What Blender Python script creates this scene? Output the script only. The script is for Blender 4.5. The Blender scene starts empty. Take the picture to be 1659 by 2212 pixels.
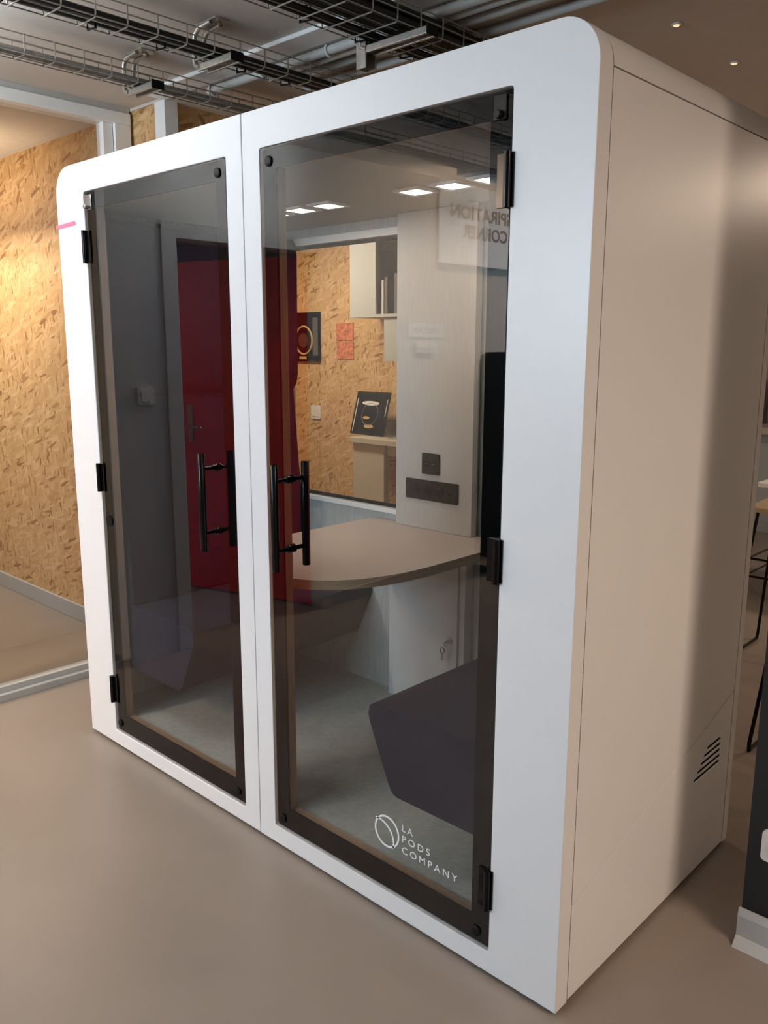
import bpy, bmesh, math, random
from mathutils import Vector, Matrix
from mathutils.geometry import tessellate_polygon

random.seed(7)
sc = bpy.context.scene
COL = sc.collection
PI = math.pi

# ------------------------------------------------------------------ camera
cam_d = bpy.data.cameras.new('camera')
cam = bpy.data.objects.new('camera', cam_d)
COL.objects.link(cam)
CAM = Vector((3.14456, -1.5574, 1.56517))
fw = Vector((-0.67425331, 0.71310878, -0.19198528))
rt = Vector((0.72630073, 0.68737288, 0.00240106))
up = Vector((-0.13367769, 0.13782012, 0.98139487))
M = Matrix((rt, up, -fw)).transposed().to_4x4()
M.translation = CAM
cam.matrix_world = M
cam_d.sensor_fit = 'VERTICAL'
cam_d.sensor_height = 36.0
cam_d.lens = 29.7423
cam_d.clip_start = 0.02
sc.camera = cam

# ------------------------------------------------------------------ view, world, daylight
sc.view_settings.view_transform = 'Standard'
sc.view_settings.look = 'None'
sc.view_settings.gamma = 1.0
sc.view_settings.use_curve_mapping = False
sc.view_settings.exposure = 0.08
sc.cycles.use_denoising = True
sc.cycles.use_adaptive_sampling = True
sc.cycles.adaptive_threshold = 0.07
sc.cycles.adaptive_min_samples = 20
sc.cycles.max_bounces = 7
sc.cycles.diffuse_bounces = 3
sc.cycles.glossy_bounces = 5
sc.cycles.transparent_max_bounces = 24
sc.cycles.caustics_reflective = False
sc.cycles.caustics_refractive = False
sc.cycles.sample_clamp_indirect = 6.0

world = bpy.data.worlds.new('world')
sc.world = world
world.use_nodes = True
bg = world.node_tree.nodes['Background']
bg.inputs['Color'].default_value = (0.72, 0.84, 1.0, 1)
bg.inputs['Strength'].default_value = 1.0


def area(name, loc, direction, sx, sy, power, color):
    d = bpy.data.lights.new(name, 'AREA')
    d.shape = 'RECTANGLE'
    d.size = sx
    d.size_y = sy
    d.energy = power
    d.color = color
    o = bpy.data.objects.new(name, d)
    COL.objects.link(o)
    o.location = loc
    o.rotation_euler = Vector(direction).to_track_quat('-Z', 'Y').to_euler()
    return o


COOL = (0.60, 0.81, 1.0)
WARM = (1.0, 0.76, 0.58)
FZ = -0.012            # floor level (the pod stands on feet)
CEIL = 2.63
YF = -4.3              # window wall behind the photographer
XR = 6.5
YB = 6.5
# daylight in the window openings behind the photographer
WINS = [(-0.45, 0.50), (0.58, 1.53)]
WZA, WZB = 1.45, 2.52
for wa, wb in WINS:
    area('daylight_window', ((wa + wb) / 2, YF + 0.02, (WZA + WZB) / 2), (0, 1, 0), wb - wa - 0.1, WZB - WZA - 0.1, 43, COOL)

# ------------------------------------------------------------------ materials


def srgb(r, g, b):
    f = lambda c: (c / 255 / 12.92) if c / 255 <= 0.04045 else ((c / 255 + 0.055) / 1.055) ** 2.4
    return (f(r), f(g), f(b), 1)


def new_mat(name):
    m = bpy.data.materials.new(name)
    m.use_nodes = True
    nt = m.node_tree
    return m, nt, nt.nodes['Principled BSDF']


def mat(name, col, rough=0.5, metal=0.0, var=0.05, scale=12.0, bump=0.0, bscale=200.0, spec=0.5, stretch=None, coat=0.0):
    """plain procedural material: colour with soft noise variation and optional fine relief"""
    m, nt, b = new_mat(name)
    N, L = nt.nodes, nt.links
    c = srgb(*col)
    tc = N.new('ShaderNodeTexCoord')
    vec = tc.outputs['Object']
    if stretch:
        mp = N.new('ShaderNodeMapping')
        mp.inputs['Scale'].default_value = stretch
        L.new(vec, mp.inputs['Vector'])
        vec = mp.outputs['Vector']
    nz = N.new('ShaderNodeTexNoise')
    nz.inputs['Scale'].default_value = scale
    nz.inputs['Detail'].default_value = 4
    L.new(vec, nz.inputs['Vector'])
    rp = N.new('ShaderNodeValToRGB')
    rp.color_ramp.elements[0].position = 0.3
    rp.color_ramp.elements[1].position = 0.7
    rp.color_ramp.elements[0].color = [max(0, x * (1 - var)) for x in c[:3]] + [1]
    rp.color_ramp.elements[1].color = [min(1, x * (1 + var)) for x in c[:3]] + [1]
    L.new(nz.outputs['Fac'], rp.inputs['Fac'])
    L.new(rp.outputs['Color'], b.inputs['Base Color'])
    b.inputs['Roughness'].default_value = rough
    b.inputs['Metallic'].default_value = metal
    b.inputs['Specular IOR Level'].default_value = spec
    b.inputs['Coat Weight'].default_value = coat
    if bump:
        n2 = N.new('ShaderNodeTexNoise')
        n2.inputs['Scale'].default_value = bscale
        n2.inputs['Detail'].default_value = 3
        L.new(vec, n2.inputs['Vector'])
        bp = N.new('ShaderNodeBump')
        bp.inputs['Strength'].default_value = bump
        bp.inputs['Distance'].default_value = 0.002
        L.new(n2.outputs['Fac'], bp.inputs['Height'])
        L.new(bp.outputs['Normal'], b.inputs['Normal'])
    return m


def glass(name, tint, ior=1.6, rough=0.0):
    """clear pane: see-through film plus mirror reflection on the face that is met first"""
    m = bpy.data.materials.new(name)
    m.use_nodes = True
    nt = m.node_tree
    N, L = nt.nodes, nt.links
    N.remove(N['Principled BSDF'])
    out = N['Material Output']
    tr = N.new('ShaderNodeBsdfTransparent')
    tr.inputs['Color'].default_value = (*[x ** 0.5 for x in tint], 1)
    gl = N.new('ShaderNodeBsdfGlossy')
    gl.inputs['Roughness'].default_value = rough
    fr = N.new('ShaderNodeFresnel')
    fr.inputs['IOR'].default_value = ior
    ge = N.new('ShaderNodeNewGeometry')
    inv = N.new('ShaderNodeMath')
    inv.operation = 'SUBTRACT'
    inv.inputs[0].default_value = 1.0
    L.new(ge.outputs['Backfacing'], inv.inputs[1])
    mu = N.new('ShaderNodeMath')
    mu.operation = 'MULTIPLY'
    L.new(fr.outputs['Fac'], mu.inputs[0])
    L.new(inv.outputs[0], mu.inputs[1])
    mx = N.new('ShaderNodeMixShader')
    L.new(mu.outputs[0], mx.inputs['Fac'])
    L.new(tr.outputs[0], mx.inputs[1])
    L.new(gl.outputs[0], mx.inputs[2])
    L.new(mx.outputs[0], out.inputs['Surface'])
    return m


def emit(name, col, strength):
    m, nt, b = new_mat(name)
    c = srgb(*col)
    b.inputs['Base Color'].default_value = c
    b.inputs['Emission Color'].default_value = c
    b.inputs['Emission Strength'].default_value = strength
    return m


def osb(name, pale, mid, dark, scale=1.0, plane='xz'):
    """oriented strand board: overlapping elongated flakes in several directions"""
    m, nt, b = new_mat(name)
    N, L = nt.nodes, nt.links
    ge = N.new('ShaderNodeNewGeometry')
    sep = N.new('ShaderNodeSeparateXYZ')
    L.new(ge.outputs['Position'], sep.inputs[0])
    sm = N.new('ShaderNodeMath')
    sm.operation = 'ADD'
    L.new(sep.outputs['X'], sm.inputs[0])
    L.new(sep.outputs['Y'], sm.inputs[1])
    cb = N.new('ShaderNodeCombineXYZ')
    L.new(sm.outputs[0], cb.inputs['X'])
    L.new(sep.outputs['Z'], cb.inputs['Y'])
    cur = None
    hsrc = None
    for k, (ang, sx, sy, off) in enumerate([(78, 9, 42, 0), (118, 10, 38, 3.3), (52, 8, 34, 7.7), (95, 11, 52, 11.1), (18, 9, 40, 15.9)]):
        wz = N.new('ShaderNodeTexNoise')
        wz.inputs['Scale'].default_value = 9 * scale
        L.new(cb.outputs[0], wz.inputs['Vector'])
        mp = N.new('ShaderNodeMapping')
        mp.inputs['Rotation'].default_value = (0, 0, math.radians(-ang))
        mp.inputs['Location'].default_value = (off, off * 1.7, 0)
        L.new(cb.outputs[0], mp.inputs['Vector'])
        mp2 = N.new('ShaderNodeMapping')
        mp2.inputs['Scale'].default_value = (sx * scale, sy * scale, 1)
        L.new(mp.outputs[0], mp2.inputs['Vector'])
        mxv = N.new('ShaderNodeVectorMath')
        mxv.operation = 'MULTIPLY_ADD'
        mxv.inputs[1].default_value = (0.9, 0.9, 0)
        L.new(wz.outputs['Color'], mxv.inputs[0])
        L.new(mp2.outputs[0], mxv.inputs[2])
        vo = N.new('ShaderNodeTexVoronoi')
        vo.voronoi_dimensions = '2D'
        vo.inputs['Scale'].default_value = 1.0
        L.new(mxv.outputs[0], vo.inputs['Vector'])
        sp = N.new('ShaderNodeSeparateColor')
        L.new(vo.outputs['Color'], sp.inputs[0])
        rp = N.new('ShaderNodeValToRGB')
        rp.color_ramp.interpolation = 'LINEAR'
        e = rp.color_ramp.elements
        e[0].position = 0.0
        e[0].color = srgb(*dark)
        e[1].position = 1.0
        e[1].color = srgb(*pale)
        x = e.new(0.16)
        x.color = srgb(*mid)
        x = e.new(0.6)
        x.color = srgb(*[(a * 2 + c) / 3 for a, c in zip(mid, pale)])
        L.new(sp.outputs[0], rp.inputs['Fac'])
        # grain inside each flake
        gm = N.new('ShaderNodeMapping')
        gm.inputs['Scale'].default_value = (14 * scale, 260 * scale, 1)
        L.new(mp.outputs[0], gm.inputs['Vector'])
        gn = N.new('ShaderNodeTexNoise')
        gn.inputs['Scale'].default_value = 1.0
        gn.inputs['Detail'].default_value = 2
        L.new(gm.outputs[0], gn.inputs['Vector'])
        gr = N.new('ShaderNodeMapRange')
        gr.inputs['To Min'].default_value = 0.82
        gr.inputs['To Max'].default_value = 1.14
        L.new(gn.outputs['Fac'], gr.inputs['Value'])
        mg = N.new('ShaderNodeMix')
        mg.data_type = 'RGBA'
        mg.blend_type = 'MULTIPLY'
        mg.inputs[0].default_value = 1.0
        L.new(rp.outputs['Color'], mg.inputs[6])
        L.new(gr.outputs[0], mg.inputs[7])
        if cur is None:
            cur = mg.outputs[2]
            hsrc = sp.outputs[1]
        else:
            th = N.new('ShaderNodeMath')
            th.operation = 'GREATER_THAN'
            th.inputs[1].default_value = 0.60
            L.new(sp.outputs[2], th.inputs[0])
            mm = N.new('ShaderNodeMix')
            mm.data_type = 'RGBA'
            L.new(th.outputs[0], mm.inputs[0])
            L.new(cur, mm.inputs[6])
            L.new(mg.outputs[2], mm.inputs[7])
            cur = mm.outputs[2]
            hm = N.new('ShaderNodeMix')
            L.new(th.outputs[0], hm.inputs[0])
            L.new(hsrc, hm.inputs[2])
            L.new(sp.outputs[1], hm.inputs[3])
            hsrc = hm.outputs[0]
    L.new(cur, b.inputs['Base Color'])
    bp = N.new('ShaderNodeBump')
    bp.inputs['Strength'].default_value = 0.25
    bp.inputs['Distance'].default_value = 0.001
    L.new(hsrc, bp.inputs['Height'])
    L.new(bp.outputs['Normal'], b.inputs['Normal'])
    b.inputs['Roughness'].default_value = 0.55
    return m


MT = {}
MT['floor'] = mat('poured_floor', (140, 129, 120), 0.38, var=0.05, scale=2.2, bump=0.03, bscale=60)
MT['ceiling'] = mat('painted_ceiling', (208, 201, 192), 0.9, var=0.02)
MT['ceiling_back'] = mat('beige_ceiling', (210, 200, 188), 0.9, var=0.02)
MT['white_trim'] = mat('white_paint', (244, 245, 244), 0.5, var=0.01)
MT['wall'] = mat('grey_wall_paint', (196, 193, 189), 0.8, var=0.02)
MT['osb'] = osb('strand_board', (224, 190, 142), (200, 160, 108), (150, 106, 60), 1.45)
MT['pod_white'] = mat('white_laminate', (236, 237, 238), 0.33, var=0.006, scale=40, bump=0.02, bscale=500)
MT['pod_grey'] = mat('felt_grey', (186, 192, 190), 0.95, var=0.10, scale=14, bump=0.12, bscale=400, stretch=(6, 6, 0.8))
MT['pod_ceiling'] = mat('pod_ceiling_panel', (150, 146, 142), 0.8, var=0.02)
MT['pod_floor'] = mat('grey_carpet', (178, 182, 176), 0.95, var=0.08, scale=60, bump=0.25, bscale=350)
MT['black'] = mat('black_coating', (12, 12, 12), 0.5, var=0.1, spec=0.2)
MT['black_matte'] = mat('black_enamel', (8, 7, 7), 0.7, var=0.05, spec=0.05)
MT['black_metal'] = mat('black_metal', (22, 22, 24), 0.22, metal=0.7, var=0.05)
MT['chrome'] = mat('chrome', (200, 200, 202), 0.15, metal=1.0, var=0.02)
MT['zinc'] = mat('zinc_steel', (176, 174, 168), 0.38, metal=0.85, var=0.12, scale=30)
MT['wood'] = mat('plywood_edge', (158, 130, 104), 0.5, var=0.16, scale=10, stretch=(14, 14, 1.2))
MT['ply_edge'] = mat('table_plywood_edge', (176, 146, 112), 0.5, var=0.2, scale=10, stretch=(1.5, 1.5, 30))
MT['table_top'] = mat('table_laminate', (190, 176, 166), 0.42, var=0.03, scale=6)
MT['fabric'] = mat('plum_fabric', (11, 14, 44), 0.9, var=0.08, scale=90, bump=0.08, bscale=600)
MT['column'] = mat('grey_laminate', (196, 193, 188), 0.5, var=0.05, scale=20, stretch=(12, 12, 0.6))
MT['cabinet'] = mat('pale_laminate', (212, 216, 218), 0.4, var=0.02)
MT['glass'] = glass('tinted_glass', (0.84, 0.84, 0.83), 1.68)
MT['glass_clear'] = glass('clear_glass', (0.86, 0.88, 0.87), 1.5)
MT['red'] = mat('red_door_paint', (224, 30, 38), 0.45, var=0.04, scale=3)
MT['white_print'] = mat('white_print', (246, 247, 248), 0.5, var=0.01)
MT['dark_print'] = mat('dark_print', (32, 28, 26), 0.5, var=0.05)
MT['grey_print'] = mat('grey_print', (90, 90, 92), 0.5, var=0.05)
MT['plastic'] = mat('white_plastic', (225, 224, 220), 0.4, var=0.01)
MT['pvc'] = mat('grey_pvc', (196, 196, 192), 0.45, var=0.02)
MT['cable'] = mat('black_cable', (24, 23, 22), 0.5, var=0.1)
MT['cable_grey'] = mat('grey_cable', (140, 138, 134), 0.5, var=0.1)
MT['pod_lamp'] = emit('pod_lamp', (255, 236, 214), 44)
MT['lamp'] = emit('warm_lamp', (255, 206, 150), 6)
MT['spot_lens'] = emit('spot_lens', (255, 216, 176), 0.9)
MT['led_red'] = emit('red_led', (255, 72, 96), 2.0)
MT['desk'] = mat('beige_desk', (196, 188, 172), 0.5, var=0.03)
MT['shelf'] = mat('shelf_white', (178, 182, 180), 0.5, var=0.02)
MT['paper_red'] = mat('red_paper', (200, 118, 82), 0.8, var=0.5, scale=34)
MT['brown_print'] = mat('brown_print', (70, 44, 28), 0.6, var=0.3, scale=30)
MT['ochre'] = mat('ochre_print', (196, 160, 100), 0.6, var=0.1)
MT['seat_beige'] = mat('beige_seat', (190, 170, 140), 0.5, var=0.04)
MT['black_wall'] = mat('black_wall_paint', (22, 24, 27), 0.5, var=0.08)
MT['skirt'] = mat('skirting_grey', (176, 178, 178), 0.5, var=0.02)

# ------------------------------------------------------------------ mesh helpers


class MB:
    def __init__(s):
        s.v, s.f = [], []

    def add(s, vs, fs):
        o = len(s.v)
        s.v += [tuple(v) for v in vs]
        s.f += [tuple(i + o for i in f) for f in fs]
        return s

    def box(s, x0, x1, y0, y1, z0, z1):
        return s.add([(x0, y0, z0), (x1, y0, z0), (x1, y1, z0), (x0, y1, z0), (x0, y0, z1), (x1, y0, z1), (x1, y1, z1), (x0, y1, z1)],
                     [(0, 3, 2, 1), (4, 5, 6, 7), (0, 1, 5, 4), (1, 2, 6, 5), (2, 3, 7, 6), (3, 0, 4, 7)])

    def prism(s, outer, a0, a1, axis='y', holes=()):
        mp = {'y': lambda u, v, a: (u, a, v), 'x': lambda u, v, a: (a, u, v), 'z': lambda u, v, a: (u, v, a)}[axis]
        loops = [list(outer)] + [list(h) for h in holes]
        flat = [p for l in loops for p in l]
        tris = tessellate_polygon([[Vector((p[0], p[1], 0)) for p in l] for l in loops])
        n = len(flat)
        vs = [mp(u, v, a0) for u, v in flat] + [mp(u, v, a1) for u, v in flat]
        fs = [tuple(t) for t in tris] + [tuple(i + n for i in reversed(t)) for t in tris]
        k = 0
        for l in loops:
            m = len(l)
            for i in range(m):
                j = (i + 1) % m
                fs.append((k + i, k + j, k + j + n, k + i + n))
            k += m
        return s.add(vs, fs)

    def tube(s, pts, r, seg=8, closed=False):
        pts = [Vector(p) for p in pts]
        n = len(pts)
        rings = []
        ref = None
        for i, p in enumerate(pts):
            a = pts[i - 1] if (i > 0 or closed) else p
            b = pts[(i + 1) % n] if (i < n - 1 or closed) else p
            t = (b - a).normalized()
            if ref is None:
                ref = Vector((0, 0, 1)) if abs(t.z) < 0.9 else Vector((1, 0, 0))
            x = ref - t * ref.dot(t)
            if x.length < 1e-5:
                x = t.orthogonal()
            x.normalize()
            ref = x
            y = t.cross(x)
            rings.append([p + (x * math.cos(q) + y * math.sin(q)) * r for q in [2 * PI * k / seg for k in range(seg)]])
        vs = [v for rg in rings for v in rg]
        fs = []
        for i in range(n if closed else n - 1):
            j = (i + 1) % n
            for k in range(seg):
                l = (k + 1) % seg
                fs.append((i * seg + k, i * seg + l, j * seg + l, j * seg + k))
        if not closed:
            fs.append(tuple(reversed(range(seg))))
            fs.append(tuple((n - 1) * seg + k for k in range(seg)))
        return s.add(vs, fs)

    def lathe(s, prof, c, seg=24, axis='z'):
        vs, fs = [], []
        for (r, h) in prof:
            for k in range(seg):
                q = 2 * PI * k / seg
                a, b = r * math.cos(q), r * math.sin(q)
                d = {'z': (a, b, h), 'y': (a, h, b), 'x': (h, a, b)}[axis]
                vs.append((c[0] + d[0], c[1] + d[1], c[2] + d[2]))
        n = len(prof)
        for i in range(n - 1):
            for k in range(seg):
                l = (k + 1) % seg
                fs.append((i * seg + k, i * seg + l, (i + 1) * seg + l, (i + 1) * seg + k))
        fs.append(tuple(range(seg)))
        fs.append(tuple((n - 1) * seg + k for k in range(seg)))
        return s.add(vs, fs)


WLOC = {}


def thing(name, loc, label=None, cat=None, group=None, parent=None, kind=None):
    o = bpy.data.objects.new(name, None)
    o.empty_display_size = 0.1
    COL.objects.link(o)
    WLOC[o.name] = Vector(loc)
    o.location = loc
    if parent:
        o.parent = parent
        o.location = Vector(loc) - WLOC[parent.name]
    tag(o, label, cat, group, kind)
    return o


def tag(o, label=None, cat=None, group=None, kind=None):
    if label:
        o['label'] = label
    if cat:
        o['category'] = cat
    if group:
        o['group'] = group
    if kind:
        o['kind'] = kind
    return o


def obj(name, mb, m, parent=None, bevel=0.0, smooth=None, label=None, cat=None, group=None, kind=None, seg=2):
    vs = mb.v
    xs, ys, zs = zip(*vs)
    base = Vector(((min(xs) + max(xs)) / 2, (min(ys) + max(ys)) / 2, min(zs)))
    me = bpy.data.meshes.new(name)
    me.from_pydata([Vector(v) - base for v in vs], [], mb.f)
    bm = bmesh.new()
    bm.from_mesh(me)
    bmesh.ops.remove_doubles(bm, verts=bm.verts, dist=1e-6)
    bmesh.ops.recalc_face_normals(bm, faces=bm.faces)
    bm.to_mesh(me)
    bm.free()
    me.materials.append(MT[m] if isinstance(m, str) else m)
    o = bpy.data.objects.new(name, me)
    COL.objects.link(o)
    WLOC[o.name] = base
    o.location = base
    if parent:
        o.parent = parent
        o.location = base - WLOC[parent.name]
    if smooth is not None:
        me.polygons.foreach_set('use_smooth', [True] * len(me.polygons))
        me.set_sharp_from_angle(angle=math.radians(smooth))
    if bevel:
        md = o.modifiers.new('bevel', 'BEVEL')
        md.width = bevel
        md.segments = seg
        md.limit_method = 'ANGLE'
        md.angle_limit = math.radians(50)
    tag(o, label, cat, group, kind)
    return o


def copy_at(src, parent, world):
    """copy of one object (shared mesh) placed at a world position under parent"""
    o = src.copy()
    COL.objects.link(o)
    WLOC[o.name] = Vector(world)
    o.parent = parent
    o.location = Vector(world) - (WLOC[parent.name] if parent else Vector())
    return o


def rrect(x0, x1, z0, z1, r, n=6, corners=(1, 1, 1, 1)):
    """rounded rectangle outline; corners: bl, br, tr, tl"""
    out = []
    for (cx, cz, a0, on, px, pz) in ((x0 + r, z0 + r, PI, corners[0], x0, z0), (x1 - r, z0 + r, 1.5 * PI, corners[1], x1, z0),
                                     (x1 - r, z1 - r, 0, corners[2], x1, z1), (x0 + r, z1 - r, 0.5 * PI, corners[3], x0, z1)):
        if on:
            for k in range(n + 1):
                a = a0 + 0.5 * PI * k / n
                out.append((cx + r * math.cos(a), cz + r * math.sin(a)))
        else:
            out.append((px, pz))
    return out


def text_mb(body, size, frame, align='LEFT', extrude=0.0006, spacing=1.0, width=None, bold=0.0):
    """lettering as geometry; frame maps (x, y, z) of the text to the world"""
    cu = bpy.data.curves.new('lettering', 'FONT')
    cu.body = body
    cu.size = size
    cu.align_x = align
    cu.space_character = spacing
    cu.extrude = extrude
    cu.offset = bold
    cu.resolution_u = 4
    ob = bpy.data.objects.new('lettering_tmp', cu)
    me = bpy.data.meshes.new_from_object(ob)
    co = [v.co.copy() for v in me.vertices]
    x0, x1 = min(c.x for c in co), max(c.x for c in co)
    kx = 1.0 if width is None else width / (x1 - x0)
    mb = MB()
    ox = 0 if width is None else x0
    mb.add([frame((c.x - ox) * kx, c.y, c.z) for c in co], [tuple(p.vertices) for p in me.polygons])
    bpy.data.objects.remove(ob)
    bpy.data.curves.remove(cu)
    bpy.data.meshes.remove(me)
    return mb


# ================================================================== THE SETTING
B = lambda *a: MB().box(*a)
obj('floor', B(-5.0, XR, YF, YB, FZ - 0.1, FZ), 'floor', kind='structure')
obj('ceiling', B(-5.0, XR, YF, 0.66, CEIL, CEIL + 0.12), 'ceiling', kind='structure')
obj('ceiling', B(-5.0, XR, 0.66, YB, CEIL - 0.012, CEIL + 0.12), 'ceiling_back', kind='structure')
obj('trim_1', B(-0.27, 3.2, 0.545, 0.658, CEIL - 0.016, CEIL), 'white_trim', bevel=0.003, kind='structure')

# left wall x = -0.55 with the door opening (y -1.80 .. -0.85)
obj('wall_left', MB().prism([(YF, FZ), (-1.80, FZ), (-1.80, 2.09), (-0.85, 2.09), (-0.85, FZ), (-0.50, FZ), (-0.50, CEIL), (YF, CEIL)], -0.66, -0.55, 'x'), 'wall', kind='structure')
obj('baseboard_left', MB().box(-0.55, -0.538, YF, -1.87, FZ, 0.07), 'skirt', kind='structure')
# glazed partition continuing the wall to the strand-board wall
win = thing('window_1', (-0.60, 0.05, FZ), kind='structure')
obj('bottom_rail', B(-0.65, -0.555, -0.5, 0.655, FZ, 0.022), 'skirt', win, bevel=0.002)
obj('glazing_bead', B(-0.63, -0.58, -0.44, 0.56, 0.022, 0.05), 'skirt', win, bevel=0.002)
obj('top_rail', B(-0.65, -0.55, -0.5, 0.655, 2.555, 2.605), 'white_trim', win, bevel=0.002)
obj('top_filler', B(-0.64, -0.56, -0.5, 0.655, 2.605, CEIL), 'wall', win)
obj('post', B(-0.645, -0.552, 0.575, 0.655, 0.022, 2.555), 'white_trim', win, bevel=0.002)
obj('post', B(-0.63, -0.57, 0.525, 0.572, 0.022, 2.555), 'white_trim', win, bevel=0.002)
obj('post', B(-0.65, -0.55, -0.5, -0.45, 0.022, 2.555), 'white_trim', win, bevel=0.002)
obj('pane', B(-0.606, -0.596, -0.45, 0.53, 0.05, 2.555), 'glass_clear', win)
# strand-board wall of the glazed room, its return and its white corner profile
obj('wall_back', B(-5.0, -0.30, 0.67, 1.15, FZ, CEIL - 0.012), 'osb', kind='structure')
obj('trim_2', MB().prism([(-0.348, 0.655), (-0.268, 0.655), (-0.268, 0.72), (-0.28, 0.72), (-0.28, 0.667), (-0.348, 0.667)], FZ, CEIL - 0.012, 'z'), 'white_trim', kind='structure')
obj('baseboard_back', B(-5.0, -0.66, 0.655, 0.67, FZ, 0.085), 'skirt', bevel=0.003, kind='structure')
obj('wall_far_left', B(-5.1, -5.0, YF, 0.67, FZ, CEIL), 'wall', kind='structure')
# far strand-board wall seen through the pod's window
obj('wall_back', B(-5.0, 0.35, 3.3, 3.4, FZ, CEIL - 0.012), 'osb', kind='structure')
obj('wall_side', B(-5.1, -5.0, 1.15, 3.4, FZ, CEIL - 0.012), 'wall', kind='structure')
obj('wall_back', B(0.35, XR, YB, YB + 0.1, FZ, CEIL), 'wall', kind='structure')
obj('wall_side', B(0.25, 0.35, 3.4, YB, FZ, CEIL - 0.012), 'wall', kind='structure')
obj('wall_right', B(XR, XR + 0.1, YF, YB, FZ, CEIL), 'wall', kind='structure')
# wall behind the photographer with three windows
wins = WINS
obj('wall_front', MB().prism([(-5.0, FZ), (XR, FZ), (XR, CEIL), (-5.0, CEIL)], YF - 0.12, YF, 'y',
                             holes=[[(a, WZA), (b, WZA), (b, WZB), (a, WZB)] for a, b in wins]), 'wall', kind='structure')
for i, (a, b) in enumerate(wins):
    w = thing('window_%d' % (i + 2), ((a + b) / 2, YF - 0.06, WZA), kind='structure')
    c = (a + b) / 2
    obj('window_frame', MB().prism([(a, WZA), (b, WZA), (b, WZB), (a, WZB)], YF - 0.09, YF - 0.03, 'y',
                                   holes=[[(a + .05, WZA + .05), (c - .02, WZA + .05), (c - .02, WZB - .05), (a + .05, WZB - .05)],
                                          [(c + .02, WZA + .05), (b - .05, WZA + .05), (b - .05, WZB - .05), (c + .02, WZB - .05)]]), 'white_trim', w)
# black wall end at the right with grey skirting and a white socket
obj('wall_black', B(2.45, 4.0, 0.585, 0.70, FZ, CEIL - 0.012), 'black_wall', kind='structure')
obj('baseboard_right', MB().prism([(0.540, FZ), (0.585, FZ), (0.585, 0.085), (0.572, 0.092), (0.566, 0.07), (0.566, 0.012)], 2.447, 4.0, 'x'), 'skirt', kind='structure')
skt = thing('wall_socket', (2.535, 0.58, 0.25), 'white power socket low on the black wall', 'socket')
obj('plate', MB().prism(rrect(2.487, 2.575, 0.25, 0.336, 0.012), 0.574, 0.585, 'y'), 'plastic', skt, bevel=0.002)
obj('insert', MB().lathe([(0.024, 0), (0.024, 0.003)], (2.531, 0.571, 0.293), 20, 'y'), 'plastic', skt)

# door opening with pale frame and the red leaf standing open into the glazed room
dr = thing('door_1', (-0.6, -1.32, FZ), kind='structure')
obj('door_frame', MB().prism([(-1.87, FZ), (-1.79, FZ), (-1.79, 2.08), (-0.86, 2.08), (-0.86, FZ), (-0.775, FZ), (-0.775, 2.16), (-1.87, 2.16)], -0.67, -0.535, 'x'), 'wall', dr, bevel=0.003)
hinge_p = Vector((-0.64, -1.785, 0))
leaf_dir = Vector((-0.955, 0.295, 0)).normalized()
leaf_n = Vector((leaf_dir.y, -leaf_dir.x, 0))   # side that faces the pod


def leaf_pt(u, n, z):
    p = hinge_p + leaf_dir * u + leaf_n * n
    return (p.x, p.y, z)


def leaf_box(u0, u1, n0, n1, z0, z1):
    vs = [leaf_pt(u, n, z) for z in (z0, z1) for (u, n) in ((u0, n0), (u1, n0), (u1, n1), (u0, n1))]
    return MB().add(vs, [(0, 3, 2, 1), (4, 5, 6, 7), (0, 1, 5, 4), (1, 2, 6, 5), (2, 3, 7, 6), (3, 0, 4, 7)])


leaf = obj('door_leaf', leaf_box(0.0, 0.93, -0.04, 0.0, 0.0, 2.075), 'red', dr, bevel=0.002)
obj('handle_plate', leaf_box(0.855, 0.895, 0.0, 0.006, 0.96, 1.20), 'chrome', leaf, bevel=0.003)
obj('lever_handle', MB().tube([leaf_pt(0.875, 0, 1.06), leaf_pt(0.875, 0.045, 1.06), leaf_pt(0.86, 0.055, 1.06), leaf_pt(0.74, 0.055, 1.06)], 0.009), 'chrome', leaf, smooth=40)
ringp = [leaf_pt(0.44 + 0.075 * math.cos(a), 0.003, 1.58 + 0.075 * math.sin(a)) for a in [2 * PI * k / 28 for k in range(28)]]
obj('ring_emblem', MB().tube(ringp, 0.004, 6, True), 'grey_print', leaf)


def wall_switch(name, y0, y1, z0, z1, label, cat):
    t = thing(name, (-0.545, (y0 + y1) / 2, z0), label, cat)
    obj('plate', MB().prism(rrect(y0, y1, z0, z1, 0.008), -0.55, -0.538, 'x'), 'plastic', t, bevel=0.002)
    m = (y1 - y0) * 0.2
    obj('rocker', MB().prism(rrect(y0 + m, y1 - m, z0 + m * .8, z1 - m * .8, 0.004), -0.538, -0.533, 'x'), 'plastic', t, bevel=0.001)


wall_switch('light_switch', -0.70, -0.608, 1.285, 1.37, 'square white switch on grey wall left of the red door, mirrored in left glass', 'switch')
wall_switch('light_switch', -2.83, -2.64, 1.525, 1.595, 'wide white switch under the SALLE CREA sign, mirrored in right glass', 'switch')
sg = thing('room_sign', (-0.545, -2.74, 1.63), 'white SALLE CREA name plate, mirrored in right glass', 'sign')
obj('plate', B(-0.55, -0.544, -2.915, -2.57, 1.625, 1.715), 'white_print', sg, bevel=0.001)
obj('lettering', text_mb('SALLE CREA', 0.052, lambda x, y, z: (-0.5435 + z, -2.87 + x, 1.652 + y), width=0.255), 'grey_print', sg)
ib = thing('wall_board', (-0.54, -3.4, 2.12), 'pale board reading INSPIRATION CORNER, mirrored in right glass', 'sign')
obj('board', B(-0.55, -0.535, -4.0, -2.845, 2.12, CEIL - 0.01), 'white_trim', ib, bevel=0.002)
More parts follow.
